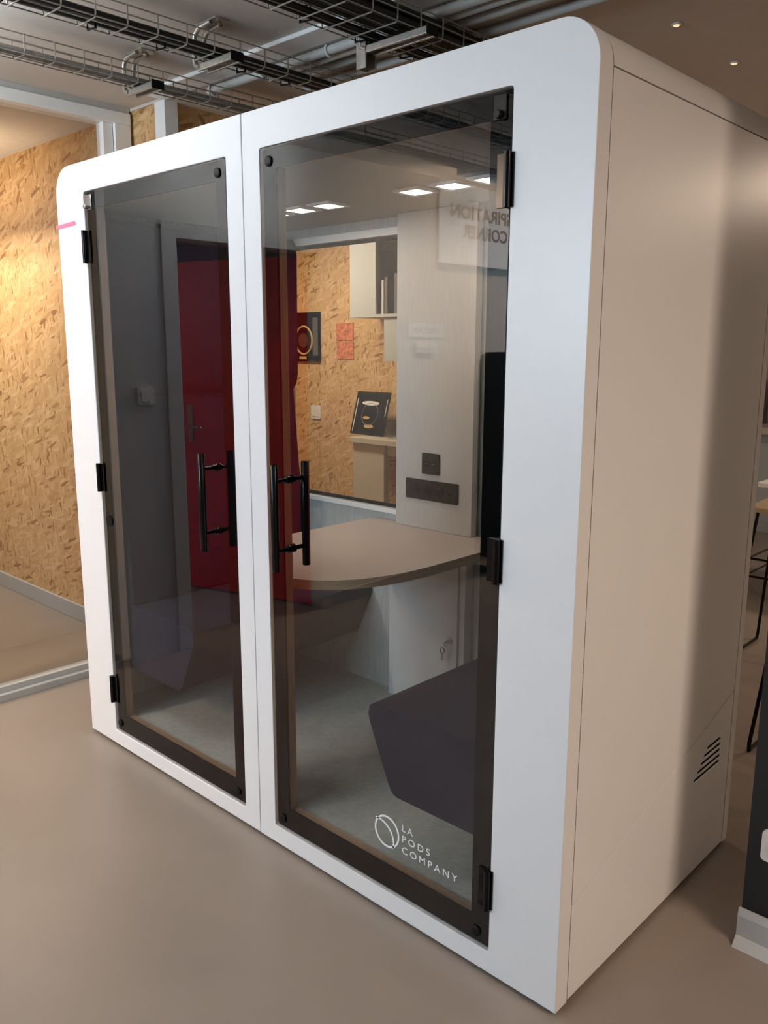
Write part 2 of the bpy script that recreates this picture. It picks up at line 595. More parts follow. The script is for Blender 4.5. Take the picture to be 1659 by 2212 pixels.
obj('ledge', B(-0.55, -0.52, -4.0, -2.845, 2.105, 2.12), 'white_trim', ib)
obj('lettering', text_mb('INSPIRATION', 0.115, lambda x, y, z: (-0.5343 + z, -3.79 + x, 2.405 + y), width=0.83, bold=0.003), 'dark_print', ib)
obj('lettering', text_mb('CORNER', 0.115, lambda x, y, z: (-0.5343 + z, -3.60 + x, 2.285 + y), width=0.51, bold=0.003), 'dark_print', ib)
# black mobile screen standing against that wall
bs = thing('black_screen', (-0.3, -3.5, FZ), 'tall black upholstered screen with rounded corners, mirrored at right glass edge', 'screen')
obj('panel', MB().prism(rrect(-4.1, -3.03, 0.12, 1.53, 0.09), -0.33, -0.27, 'x'), 'black_matte', bs, bevel=0.01)
for yy in (-3.9, -3.2):
    obj('foot', B(-0.45, -0.15, yy - 0.03, yy + 0.03, FZ, 0.02), 'black_metal', bs, bevel=0.004)
    obj('leg', B(-0.315, -0.285, yy - 0.02, yy + 0.02, 0.02, 0.13), 'black_metal', bs)

# ================================================================== THE POD
W, H, D = 2.2385, 2.2, 1.024
XC = W / 2
R = 0.092
pod = thing('meeting_pod', (XC, D / 2, 0), 'large white meeting pod with two black-edged glass doors', 'office pod')
openL, openR = (0.2015, 1.0415), (1.196, 2.0395)
OZ0, OZ1 = 0.058, 2.0985
for (x0, x1, cor, op) in ((0, XC - 0.0015, (0, 0, 0, 1), openL), (XC + 0.0015, W, (0, 0, 1, 0), openR)):
    obj('front_frame', MB().prism(rrect(x0, x1, 0, H, R, 10, cor), 0, 0.0515, 'y', holes=[rrect(op[0], op[1], OZ0, OZ1, 0.008, 4)]), 'pod_white', pod, bevel=0.0025, smooth=30)
# curved roof shell
t = 0.035
xi = 0.0006
arc_o, arc_i = [], []
for k in range(11):
    a = PI - 0.5 * PI * k / 10
    arc_o.append((xi + R + R * math.cos(a), H - xi - R + R * math.sin(a)))
    arc_i.append((xi + R + (R - t) * math.cos(a), H - xi - R + (R - t) * math.sin(a)))
ZS = H - xi - R
outl = [(xi, ZS - 0.0)] + arc_o + [(W - p[0], p[1]) for p in reversed(arc_o)] + [(W - xi, ZS)]
innl = [(xi + t, ZS)] + arc_i + [(W - p[0], p[1]) for p in reversed(arc_i)] + [(W - xi - t, ZS)]
obj('roof_shell', MB().prism(outl[1:-1] + list(reversed(innl[1:-1])), 0.0556, 0.985, 'y'), 'pod_white', pod, smooth=30, bevel=0.0006)
ZD = lambda y: 0.26 + (y - 0.06) * (0.522 - 0.26) / (0.989 - 0.06)
g = 0.0017
for (xa, xb) in ((0.0006, 0.016), (W - 0.016, W - 0.0006)):
    obj('side_panel', MB().prism([(0.0556, ZD(0.0556) + g), (0.985, ZD(0.985) + g), (0.985, ZS - 0.003), (0.0556, ZS - 0.003)], xa, xb, 'x'), 'pod_white', pod, bevel=0.001)
    slots = []
    for k, (ya, zz) in enumerate(((0.808, 0.390), (0.788, 0.371), (0.768, 0.352), (0.747, 0.3325), (0.726, 0.3145))):
        slots.append(rrect(ya, 0.9085, zz - 0.0055, zz + 0.0055, 0.005, 3))
    xa, xb = (xa, xa + 0.004) if xa < 1 else (xb - 0.004, xb)
    obj('lower_panel', MB().prism([(0.0556, 0.004), (0.985, 0.004), (0.985, ZD(0.985) - g), (0.0556, ZD(0.0556) - g)], xa, xb, 'x', holes=slots if xa > 1 else ()), 'pod_white', pod, bevel=0.0008)
obj('vent_shade_sheet', B(W - 0.0066, W - 0.0051, 0.70, 0.93, 0.29, 0.41), 'black_matte', pod)  # black sheet standing in for the shade inside the vent slots
WZ0, WZ1, WX0, WX1 = 0.905, 1.992, 0.14, 0.98        # rear window opening
obj('back_frame', MB().prism(rrect(0, W, 0, H, R, 10, (0, 0, 1, 1)), 0.9875, D, 'y', holes=[[(WX0, WZ0), (WX1, WZ0), (WX1, WZ1), (WX0, WZ1)]]), 'pod_white', pod, bevel=0.002, smooth=30)
obj('back_lining', MB().prism([(0.05, 0.115), (W - 0.05, 0.115), (W - 0.05, 2.06), (0.05, 2.06)], 0.974, 0.986, 'y', holes=[[(WX0, WZ0), (WX1, WZ0), (WX1, WZ1), (WX0, WZ1)]]), 'pod_grey', pod)
rw = obj('rear_window_frame', MB().prism([(WX0 - 0.02, WZ0 - 0.02), (WX1, WZ0 - 0.02), (WX1, WZ1 + 0.03), (WX0 - 0.02, WZ1 + 0.03)], 0.962, 0.974, 'y',
                                         holes=[[(WX0, WZ0), (WX1 - .02, WZ0), (WX1 - .02, WZ1), (WX0, WZ1)]]), 'white_trim', pod, bevel=0.0015)
obj('gasket', MB().prism([(WX0, WZ0), (WX1, WZ0), (WX1, WZ1), (WX0, WZ1)], 0.99, 1.0, 'y', holes=[[(WX0 + .014, WZ0 + .014), (WX1 - .014, WZ0 + .014), (WX1 - .014, WZ1 - .014), (WX0 + .014, WZ1 - .014)]]), 'black_matte', rw)
obj('rear_pane', B(WX0 + .004, WX1 - .004, 1.001, 1.009, WZ0 + .004, WZ1 - .004), 'glass_clear', pod)
obj('side_lining', B(0.036, 0.05, 0.09, 0.974, 0.115, 2.06), 'pod_grey', pod)
obj('side_lining', B(W - 0.05, W - 0.036, 0.09, 0.974, 0.115, 2.06), 'pod_grey', pod)
pc = obj('pod_ceiling', B(0.036, W - 0.036, 0.052, 0.986, 2.06, 2.085), 'pod_ceiling', pod)
obj('pod_floor', B(0.036, W - 0.036, 0.052, 0.986, 0.006, 0.115), 'pod_floor', pod)
for lx in (0.475, 0.625, 0.775, 1.187, 1.340, 1.490):
    la = obj('ceiling_light', MB().prism([(lx, .543), (lx + .113, .543), (lx + .113, .655), (lx, .655)], 2.052, 2.0599, 'z',
                                         holes=[[(lx + .018, .561), (lx + .095, .561), (lx + .095, .637), (lx + .018, .637)]]), 'white_trim', pod, bevel=0.001)
    obj('diffuser', B(lx + .018, lx + .095, .561, .637, 2.0535, 2.0595), 'pod_lamp', la)
for fx in (0.25, W - 0.25):
    for fy in (0.15, 0.87):
        obj('levelling_foot', MB().lathe([(0.03, FZ), (0.03, FZ + 0.004), (0.01, FZ + 0.008), (0.01, 0.008)], (fx, fy, 0), 16), 'black_metal', pod)
led = obj('status_light', MB().prism([(-0.006, 1.991), (0.128, 1.994), (0.136, 1.998), (0.136, 2.003), (0.128, 2.007), (-0.006, 2.002)], -0.005, -0.0003, 'y'), 'led_red', pod, bevel=0.001, label='glowing red status light strip')

# doors
for side, (op, sgn) in enumerate(((openL, 1), (openR, -1))):
    x0, x1 = op[0] + 0.003, op[1] - 0.003
    hx = op[0] if sgn == 1 else op[1]                 # hinge edge
    z0, z1 = OZ0 + 0.003, OZ1 - 0.003
    pane = obj('glass_door', MB().prism(rrect(x0, x1, z0, z1, 0.006, 3), 0.001, 0.011, 'y'), 'glass', pod)
    bi = rrect(x0 + 0.052, x1 - 0.062, 0.130, 2.042, 0.004, 3)
    obj('border', MB().prism(rrect(x0 + .001, x1 - .001, z0 + .001, z1 - .001, 0.006, 3), 0.0115, 0.019, 'y', holes=[bi]), 'black_matte', pane)
    # timber rebate behind the glass
    obj('jamb', MB().prism(rrect(x0 + .001, x1 - .001, z0 + .001, z1 - .001, 0.005, 3), 0.0205, 0.0515, 'y', holes=[rrect(x0 + 0.046, x1 - 0.061, 0.122, 2.049, 0.004, 3)]), 'wood', pod)
    for (ha, hb) in ((1.855, 1.968), (1.027, 1.133), (0.181, 0.290)):
        hg = MB()
        xc = hx + sgn * 0.004
        hg.lathe([(0.0085, ha), (0.0085, hb)], (xc, -0.0085, 0), 14)
        hg.box(min(xc, xc + sgn * 0.03), max(xc, xc + sgn * 0.03), -0.004, 0.0008, ha + .002, hb - .002)
        hg.box(min(xc, xc - sgn * 0.012), max(xc, xc - sgn * 0.012), -0.004, -0.0004, ha + .002, hb - .002)
        hob = obj('hinge', hg, 'black_metal', pane, smooth=30)
    # pull handle: a bar on each face joined by two cross posts
    px = 0.942 if sgn == 1 else 1.296
    for yy in (-0.055, 0.062):
        obj('handle_bar', MB().lathe([(0.0105, 0.926), (0.012, 0.928), (0.012, 1.236), (0.0105, 1.238)], (px, yy, 0), 18), 'black_metal', pane, smooth=40)
    for zz in (1.19, 0.986):
        obj('handle_post', MB().lathe([(0.0065, -0.05), (0.0065, -0.016), (0.010, -0.015), (0.010, -0.006), (0.0125, -0.005), (0.0125, 0.0005)], (px, 0, zz), 16, 'y'), 'black_metal', pane, smooth=40)
        obj('handle_post', MB().lathe([(0.0125, 0.0115), (0.0125, 0.016), (0.0065, 0.017), (0.0065, 0.056)], (px, 0, zz), 16, 'y'), 'black_metal', pane, smooth=40)
    # round buffers in the corners of the border
    fx = x1 - 0.037 if sgn == 1 else x0 + 0.037
    hb = x0 + 0.037 if sgn == 1 else x1 - 0.037
    for (bx, bz) in ((fx, 2.06), (fx, 0.10), (hb, 0.10)):
        obj('buffer', MB().lathe([(0.012, -0.0045), (0.014, -0.003), (0.014, 0.0008)], (bx, 0, bz), 18, 'y'), 'black', pane, smooth=40)
    pv = MB()
    xa, xb = (x0 + 0.002, x0 + 0.055) if sgn == 1 else (x1 - 0.045, x1 - 0.012)
    pv.box(xa, xb, -0.003, 0.0008, 2.035, 2.085)
    pv.lathe([(0.009, -0.016), (0.009, -0.002)], ((xa + xb) / 2, 0, 2.045), 14, 'y')
    obj('pivot_clamp', pv, 'chrome' if sgn == 1 else 'black', pane, smooth=30, bevel=0.001)
    if sgn == 1:
        obj('latch', MB().lathe([(0.021, -0.003), (0.021, 0.0008)], (0.251, 0, 0.919), 20, 'y'), 'black', pane)
    else:
        # white print on the lower glass: ring mark and three lines of lettering
        cx, cz = 1.6865, 0.245
        mk = MB()
        y = -0.0007
        outer = [(cx + 0.0465 * math.cos(a), cz + 0.0475 * math.sin(a)) for a in [2 * PI * k / 48 for k in range(48)]]
        inner = [(cx + 0.041 * math.cos(a), cz + 0.042 * math.sin(a)) for a in [2 * PI * k / 48 for k in range(48)]]
        mk.prism(outer, y, 0.0004, 'y', holes=[inner])
        sw_o, sw_i = [], []
        for k in range(17):
            a = math.radians(100 - 118 * k / 16)
            sw_o.append((cx - 0.033 + 0.061 * math.cos(a), cz - 0.026 + 0.057 * math.sin(a)))
            sw_i.append((cx - 0.033 + 0.056 * math.cos(a), cz - 0.026 + 0.052 * math.sin(a)))
        mk.prism(sw_o + list(reversed(sw_i)), y, 0.0004, 'y')
        obj('ring_logo', mk, 'white_print', pane, label='white ring logo with inner curve')
        for ln, (body, zz, ww) in enumerate((('LA', 0.270, 0.037), ('PODS', 0.238, 0.098), ('COMPANY', 0.205, 0.192))):
            obj('lettering', text_mb(body, 0.0290, lambda x, yy, z: (1.744 + x, -0.0004 - z, zz + yy), spacing=1.45, extrude=0.0005, width=ww, bold=-0.0001), 'white_print', pane, label='white lettering ' + body)

# ------------------------------------------------------------------ inside the pod


def bench_prof(mx):
    pts = [(0.052, 0.315), (0.572, 0.313), (0.592, 0.322), (0.606, 0.345), (0.676, 0.505), (0.685, 0.535), (0.680, 0.56), (0.660, 0.573), (0.63, 0.576), (0.052, 0.576)]
    return [((W - x if mx else x), z) for x, z in pts]


def back_prof(mx):
    pts = [(0.052, 0.578), (0.285, 0.578), (0.272, 0.80), (0.252, 0.92), (0.234, 1.04), (0.212, 1.30), (0.205, 1.375), (0.225, 1.40), (0.238, 1.45), (0.243, 1.95), (0.235, 2.0), (0.21, 2.02), (0.052, 2.02)]
    return [((W - x if mx else x), z) for x, z in pts]


for mx, lab in ((False, 'dark plum upholstered bench with wedge profile behind the left door'), (True, 'dark plum upholstered bench with wedge profile behind the logo')):
    bx = W - 0.3 if mx else 0.3
    bt = thing('bench', (bx, 0.53, 0.303), lab, 'bench', 'benches in the pod')
    obj('seat', MB().prism(bench_prof(mx), 0.060, 0.972, 'y'), 'fabric', bt, bevel=0.008, smooth=35)
    obj('backrest', MB().prism(back_prof(mx), 0.060, 0.960, 'y'), 'fabric', bt, bevel=0.008, smooth=35)

# table with rounded front
TX, TA, TYC, TB, TZ = 1.063, 0.352, 0.55, 0.482, 0.86
pts = []
for k in range(41):
    a = PI * k / 40
    c, s = math.cos(a), math.sin(a)
    e = 2 / 2.5
    pts.append((TX + TA * math.copysign(abs(c) ** e, c), TYC - TB * abs(s) ** e))
pts += [(TX - TA, 0.955), (TX + TA, 0.955)]
tb = thing('pod_table', (TX, 0.6, TZ - 0.03), 'rounded beige table with plywood edge inside the pod', 'table')
obj('core', MB().prism(pts, TZ - 0.031, TZ - 0.0015, 'z'), 'ply_edge', tb, smooth=30)
obj('laminate_top', MB().prism(pts, TZ - 0.0015, TZ, 'z'), 'table_top', tb)

# column standing on the table, sockets on its face
cl = thing('wall_column', (1.06, 0.93, TZ), 'tall pale grey column with black power sockets above the pod table', 'column')
colb = obj('body', B(0.868, 1.251, 0.92, 0.955, TZ + 0.0005, 2.0595), 'column', cl, bevel=0.002)
pl = obj('socket_plate', MB().prism(rrect(0.926, 1.190, 0.977, 1.056, 0.005, 3), 0.914, 0.92, 'y'), 'black', cl, bevel=0.0015)
for sx in (0.978, 1.040, 1.102):
    so = obj('socket', MB().lathe([(0.021, 0.9125), (0.0215, 0.914)], (sx, 0, 1.018), 24, 'y'), 'black_metal', pl, smooth=30)
    obj('earth_pin', MB().lathe([(0.003, 0.903), (0.003, 0.9125)], (sx, 0, 1.030), 10, 'y'), 'chrome', pl)
obj('usb_port', B(1.142, 1.162, 0.912, 0.914, 1.008, 1.014), 'black_metal', pl)
pl2 = obj('control_plate', MB().prism(rrect(1.010, 1.097, 1.080, 1.162, 0.004, 3), 0.913, 0.92, 'y'), 'black', cl, bevel=0.0015)
for sx in (1.036, 1.071):
    obj('dial', MB().prism(rrect(sx - .013, sx + .013, 1.107, 1.133, 0.008, 4), 0.9105, 0.913, 'y'), 'black_metal', pl2, bevel=0.001)
    obj('mark', B(sx - .006, sx + .006, 0.9098, 0.9105, 1.119, 1.122), 'grey_print', pl2)

# lockable cabinet under the table
cb = thing('lock_cabinet', (1.03, 0.945, 0.115), 'pale cabinet with a key in its lock under the pod table', 'cabinet')
obj('carcass', B(0.828, 1.226, 0.925, 0.972, 0.1155, TZ - 0.032), 'cabinet', cb, bevel=0.001)
dd = obj('cabinet_door', B(0.856, 1.198, 0.915, 0.9248, 0.125, TZ - 0.04), 'cabinet', cb, bevel=0.0015)
obj('lock', MB().lathe([(0.013, 0.909), (0.014, 0.911), (0.014, 0.915)], (1.164, 0, 0.433), 20, 'y'), 'chrome', dd, smooth=40)
key = MB()
key.box(1.1615, 1.1665, 0.885, 0.909, 0.427, 0.439)
key.tube([(1.164 + .008 * math.cos(a), 0.887, 0.425 + .008 * math.sin(a)) for a in [2 * PI * k / 14 for k in range(14)]], 0.0016, 6, True)
obj('key', key, 'chrome', dd)
k2 = MB()
k2.tube([(1.150 + .011 * math.cos(a), 0.886, 0.398 + .011 * math.sin(a)) for a in [2 * PI * k / 14 for k in range(14)]], 0.003, 6, True)
k2.box(1.146, 1.154, 0.8845, 0.8875, 0.36, 0.388)
obj('spare_key', k2, 'chrome', dd)

# ================================================================== CEILING SERVICES


def cable_tray(x0, x1, z0, h, nb, y0, y1, lab, wr=0.0023, pitch=0.105):
    t = thing('cable_tray', ((x0 + x1) / 2, (y0 + y1) / 2, z0), lab, 'cable tray')
    for i in range(nb):
        x = x0 + (x1 - x0) * i / (nb - 1)
        obj('long_wire', MB().tube([(x, y0, z0), (x, y1, z0)], wr, 6), 'zinc', t)
    for x in (x0, x1):
        for zz in (z0 + h * 0.55, z0 + h):
            obj('long_wire', MB().tube([(x, y0, zz), (x, y1, zz)], wr, 6), 'zinc', t)
    n = int((y1 - y0) / pitch)
    u = obj('cross_wire', MB().tube([(x0 - .003, y0 + .03, z0 + h), (x0 - .003, y0 + .03, z0 + .006), (x0 + .003, y0 + .03, z0 - .004), (x1 - .003, y0 + .03, z0 - .004), (x1 + .003, y0 + .03, z0 + .006), (x1 + .003, y0 + .03, z0 + h)], wr * 1.1, 6), 'zinc', t)
    b = WLOC[u.name].copy()
    for k in range(1, n):
        copy_at(u, t, b + Vector((0, k * pitch, 0)))
    return t


TZ0 = 2.515
tA = cable_tray(0.105, 0.190, TZ0, 0.058, 3, -4.4, 2.2, 'slim zinc wire tray with grey cables, leftmost on the ceiling')
tB = cable_tray(0.555, 0.662, TZ0, 0.058, 4, -4.4, 2.2, 'zinc wire tray carrying flat black cables, between the two other trays')
tC = cable_tray(1.075, 1.285, TZ0, 0.060, 5, -4.4, 2.2, 'wide zinc wire tray with thick black cable bundle at top middle')


def wavy(x, z, y0, y1, amp, ph):
    n = 60
    return [(x + amp * math.sin(ph + 2.1 * i / 6), y0 + (y1 - y0) * i / n, z + 0.4 * amp * math.sin(ph * 2 + i / 3.0)) for i in range(n + 1)]


def cable(x, z, r, m, lab, grp, amp=0.0008):
    obj('cable', MB().tube(wavy(x, z, -4.4, 2.15, amp, random.random() * 6), r, 8), m, None, smooth=60, label=lab, cat='cable', group=grp)


for i in range(5):
    cable(0.114 + 0.0165 * i, TZ0 + 0.011, 0.0065, 'cable_grey', 'grey cable lying in the leftmost ceiling tray', 'grey cables in the leftmost tray')
for i in range(4):
    cable(0.574 + 0.0225 * i, TZ0 + 0.015, 0.0095, 'cable', 'black cable lying in the middle ceiling tray', 'black cables in the middle tray')
for i in range(8):
    cable(1.178 + 0.0285 * (i % 4), TZ0 + 0.0175 + 0.0275 * (i // 4), 0.0125, 'cable', 'black cable in the thick bundle of the wide tray', 'black cables in the wide tray')
for i in range(3):
    cable(1.09 + 0.02 * i, TZ0 + 0.012, 0.007, 'cable', 'thin black cable along the left side of the wide tray', 'thin cables in the wide tray')

# cable ties hanging under the trays
for tname, tx0, tx1, ys in (('middle tray', 0.555, 0.662, (-0.42, -0.14, 0.1, 0.42, 0.62)), ('wide tray', 1.075, 1.285, (0.26, 0.49, 0.70))):
    for k, yy in enumerate(ys):
        obj('cable_tie', MB().tube([(tx0 + .004, yy, TZ0 - .007), (tx0 + .004, yy, TZ0 + .03), (tx0 + .045, yy + .004, TZ0 + .034), (tx0 + .045, yy + .004, TZ0 - .009)], 0.0042, 6, True), 'black',
            label='black cable tie under the %s, %s counting from the picture\'s left edge' % (tname, ('first', 'second', 'third', 'fourth', 'fifth')[k]), cat='cable tie', group='cable ties under the ' + tname)


def bracket(xa, xb, y, zarm, lab, hang=0.0):
    t = thing('ceiling_bracket', (xa, y, zarm), lab, 'bracket')
    w = 0.020
    # C-shaped spine: rounded channel strips left and right
    for dy in (-w, w):
        p = [(xa + 0.10, y + dy, CEIL - 0.006), (xa + 0.03, y + dy, CEIL - 0.010), (xa + 0.006, y + dy, CEIL - 0.025), (xa, y + dy, CEIL - 0.05),
             (xa, y + dy, zarm + 0.03), (xa + 0.006, y + dy, zarm + 0.008), (xa + 0.03, y + dy, zarm)]
        obj('spine', MB().tube(p, 0.009, 8), 'zinc', t, smooth=60)
    obj('arm', MB().box(xa + 0.02, xb, y - 0.024, y - 0.014, zarm - 0.012, zarm + 0.010).box(xa + 0.02, xb, y + 0.014, y + 0.024, zarm - 0.012, zarm + 0.010).box(xa + 0.02, xb, y - 0.014, y + 0.014, zarm + 0.006, zarm + 0.010), 'zinc', t, bevel=0.002)
    obj('end_cap', MB().box(xb, xb + 0.006, y - 0.026, y + 0.026, zarm - 0.014, zarm + 0.016), 'black', t, bevel=0.002)
    pl = obj('ceiling_plate', MB().prism(rrect(xa + 0.02, xa + 0.14, y - 0.03, y + 0.03, 0.006, 3), CEIL - 0.006, CEIL - 0.0005, 'z'), 'zinc', t)
    obj('bolt', MB().lathe([(0.009, CEIL - 0.014), (0.009, CEIL - 0.006)], (xa + 0.115, y, 0), 6), 'chrome', pl)
    if hang:
        obj('hanging_profile', MB().box(xa - 0.012, xa + 0.03, y - 0.026, y - 0.020, zarm - hang, zarm + 0.09).box(xa - 0.012, xa + 0.03, y + 0.020, y + 0.026, zarm - hang, zarm + 0.09).box(xa - 0.012, xa - 0.006, y - 0.02, y + 0.02, zarm - hang, zarm + 0.09), 'zinc', t, bevel=0.001)
    return t


bracket(0.07, 0.262, 0.285, TZ0 - 0.018, 'zinc bracket holding the leftmost slim cable tray')
bracket(0.515, 0.722, 0.295, TZ0 - 0.018, 'zinc bracket holding the middle cable tray')
bracket(1.062, 1.345, 0.548, TZ0 - 0.020, 'long zinc bracket holding the wide cable tray above the right door', 0.055)

# ceiling conduits
pipe = thing('conduit', (0.9, 0.70, CEIL - 0.05), 'thick white conduit with clips behind the trays', 'pipe')
obj('pipe', MB().tube([(0.02, 0.685, CEIL - 0.029), (2.6, 0.685, CEIL - 0.029)], 0.016, 12), 'pvc', pipe, smooth=60)
for xx in (0.05, 0.38, 0.75, 1.1):
    obj('clip', MB().tube([(xx + 0.0, 0.685 + .02 * math.cos(a), CEIL - 0.029 + .02 * math.sin(a)) for a in [2 * PI * k / 16 for k in range(16)]], 0.005, 6, True).box(xx - .005, xx + .005, 0.68, 0.69, CEIL - 0.0125, CEIL - 0.0121), 'plastic', pipe, smooth=60)
for yy, lab in ((0.735, 'grey ceiling conduit nearest the white strip'), (0.805, 'grey ceiling conduit, middle of three near the pod roof'), (0.925, 'grey ceiling conduit just above the pod roof corner')):
    obj('conduit', MB().tube([(0.35, yy, CEIL - 0.03), (4.5, yy, CEIL - 0.03)], 0.015, 10), 'pvc', smooth=60, label=lab, cat='pipe')
for (dx, dy, lab) in ((1.742, 1.332, 'tiny ceiling spotlight above the pod roof, nearer one'), (1.730, 1.85, 'tiny ceiling spotlight near the right picture edge')):
    t = thing('ceiling_spotlight', (dx, dy, CEIL - 0.02), lab, 'light')
    obj('ring', MB().lathe([(0.016, CEIL - 0.0125), (0.018, CEIL - 0.016), (0.012, CEIL - 0.018)], (dx, dy, 0), 18), 'white_trim', t, smooth=40)
    obj('lens', MB().lathe([(0.011, CEIL - 0.0178), (0.010, CEIL - 0.0195)], (dx, dy, 0), 16), 'spot_lens', t)

# ================================================================== BEYOND THE POD'S WINDOW
YW = 3.3
po = thing('framed_poster', (-2.32, YW - 0.02, 1.44), 'dark poster with ochre ring on strand-board wall behind the pod window', 'poster')
obj('board', B(-2.55, -2.17, YW - 0.025, YW, 1.44, 1.845), 'black_matte', po, bevel=0.002)
obj('strip', B(-2.25, -2.185, YW - 0.0265, YW - 0.025, 1.49, 1.80), 'grey_print', po)
obj('ring', MB().tube([(-2.36 + .105 * math.cos(a), YW - .027, 1.615 + .115 * math.sin(a)) for a in [2 * PI * k / 36 for k in range(36)]], 0.008, 6, True), 'ochre', po)
obj('disc', MB().lathe([(0.06, YW - .0265), (0.06, YW - .025)], (-2.37, 0, 1.615), 24, 'y'), 'brown_print', po)
obj('plaque', B(-2.42, -2.33, YW - .027, YW - .025, 1.458, 1.482), 'ochre', po)
obj('paper_notice', MB().box(-1.98, -1.785, YW - 0.006, YW, 1.465, 1.605).box(-1.985, -1.785, YW - 0.006, YW, 1.615, 1.75), 'paper_red', label='red and orange printed sheet pinned on strand-board wall', cat='notice')
sw = thing('light_switch', (-2.2, YW - 0.01, 0.96), 'white double switch on the strand-board wall behind the pod', 'switch')
obj('plate', MB().prism(rrect(-2.30, -2.18, 0.96, 1.075, 0.008, 3), YW - 0.012, YW, 'y'), 'plastic', sw, bevel=0.002)
obj('rocker', MB().box(-2.285, -2.243, YW - 0.016, YW - 0.012, 0.98, 1.055).box(-2.237, -2.195, YW - 0.016, YW - 0.012, 0.98, 1.055), 'plastic', sw)


def open_box(name, x0, x1, y0, y1, z0, z1, lab, back=True, t=0.02, split=None):
    s = thing(name, ((x0 + x1) / 2, (y0 + y1) / 2, z0), lab, 'shelf')
    obj('side', B(x0, x0 + t, y0, y1, z0, z1), 'shelf', s)
    obj('side', B(x1 - t, x1, y0, y1, z0, z1), 'shelf', s)
    obj('top', B(x0 + t, x1 - t, y0, y1, z1 - t, z1), 'shelf', s)
    obj('bottom', B(x0 + t, x1 - t, y0, y1, z0, z0 + t), 'shelf', s)
    obj('back', B(x0 + t, x1 - t, y1 - 0.01, y1, z0 + t, z1 - t), 'shelf', s)
    if split:
        obj('front_panel', B(x0 + t, split, y0, y0 + 0.018, z0 + t, z1 - t), 'shelf', s)
    return s


open_box('wall_shelf', -1.50, -0.62, 2.98, YW, 1.775, 2.36, 'white wall shelf with closed left half behind the pod window', split=-1.235)
open_box('wall_shelf', -1.17, -0.62, 3.0, YW, 1.462, 1.765, 'small white wall cabinet hanging under the wall shelf', split=-0.66)
for i, (bx, bw, bh, cm) in enumerate(((-1.215, .02, .24, 'plastic'), (-1.185, .03, .26, 'grey_print'), (-1.15, .05, .30, 'black_matte'), (-1.09, .03, .28, 'grey_print'))):
    obj('folder', B(bx, bx + bw, 3.02, 3.22, 1.7955, 1.7955 + bh), cm, bevel=0.002, label=['thin white', 'grey', 'thick black', 'dark grey'][i] + ' folder standing in the white wall shelf', cat='folder')

dk = thing('side_desk', (-0.9, 3.05, FZ), 'beige high desk against the strand-board wall behind the pod', 'desk')
obj('desk_top', B(-1.44, -0.35, 2.90, YW - 0.002, 0.855, 0.895), 'desk', dk, bevel=0.003)
obj('leg_panel', B(-1.425, -1.10, 2.93, 2.985, FZ, 0.855), 'desk', dk, bevel=0.003)
obj('leg_panel', B(-0.45, -0.37, 2.93, YW - 0.02, FZ, 0.855), 'desk', dk, bevel=0.003)
obj('apron', B(-1.10, -0.45, 2.96, 2.99, 0.775, 0.855), 'desk', dk, bevel=0.002)
# picture leaning on the desk
pf = thing('leaning_picture', (-1.5, 3.1, 0.895), 'dark picture of a lit glass bowl leaning on the beige desk', 'picture')


def lean(u, v, w):   # u across, v up along the slanted board, w out of the board
    a = math.radians(16)
    ca, sa = math.cos(a), math.sin(a)
    return (-1.585 + u, 3.07 + v * sa - w * ca, 0.897 + v * ca + w * sa)


def lean_mb(mb):
    m = MB()
    m.add([lean(*v) for v in mb.v], mb.f)
    return m


obj('board', lean_mb(MB().box(0, 0.345, 0, 0.335, 0, 0.016)), 'black', pf)
obj('image', lean_mb(MB().box(0.03, 0.33, 0.02, 0.315, 0.016, 0.017)), 'black_matte', pf)
cx, cy = 0.175, 0.16
obj('printed_bowl', lean_mb(MB().tube([(cx + .085 * math.cos(a), cy + .085 * math.sin(a), .0175) for a in [2 * PI * k / 30 for k in range(30)]], 0.003, 6, True)), 'grey_print', pf)
obj('printed_lid', lean_mb(MB().prism([(cx - .01 + .09 * math.cos(a), cy + .085 + .017 * math.sin(a)) for a in [2 * PI * k / 24 for k in range(24)]], 0.017, 0.0195, 'z')), 'plastic', pf)
obj('printed_glow', lean_mb(MB().prism([(cx - .03 + .035 * math.cos(a), cy - .03 + .012 * math.sin(a)) for a in [2 * PI * k / 16 for k in range(16)]], 0.017, 0.0185, 'z').prism([(cx + .01 + .05 * math.cos(a), cy - .095 + .016 * math.sin(a)) for a in [2 * PI * k / 16 for k in range(16)]], 0.017, 0.0185, 'z')), 'ochre', pf)
obj('edge_light', lean_mb(MB().box(0.018, 0.026, 0.02, 0.28, 0.016, 0.0175).box(0.332, 0.338, 0.15, 0.28, 0.016, 0.0175)), 'plastic', pf)
for i, (jx, jy, r, h) in enumerate(((-1.20, 3.10, .035, .10), (-1.10, 3.02, .045, .13), (-1.13, 3.17, .04, .19))):
    obj('glass_jar', MB().lathe([(r * .8, .896), (r, .906), (r, .896 + h * .8), (r * .75, .896 + h), (r * .70, .896 + h), (r * .93, .896 + h * .78), (r * .93, .91), (r * .6, .905)], (jx, jy, 0), 20), 'glass_clear', smooth=50,
        label=['small glass jar beside the leaning picture', 'medium glass jar at the front of the desk', 'tall glass jar near the strand-board wall'][i], cat='jar')

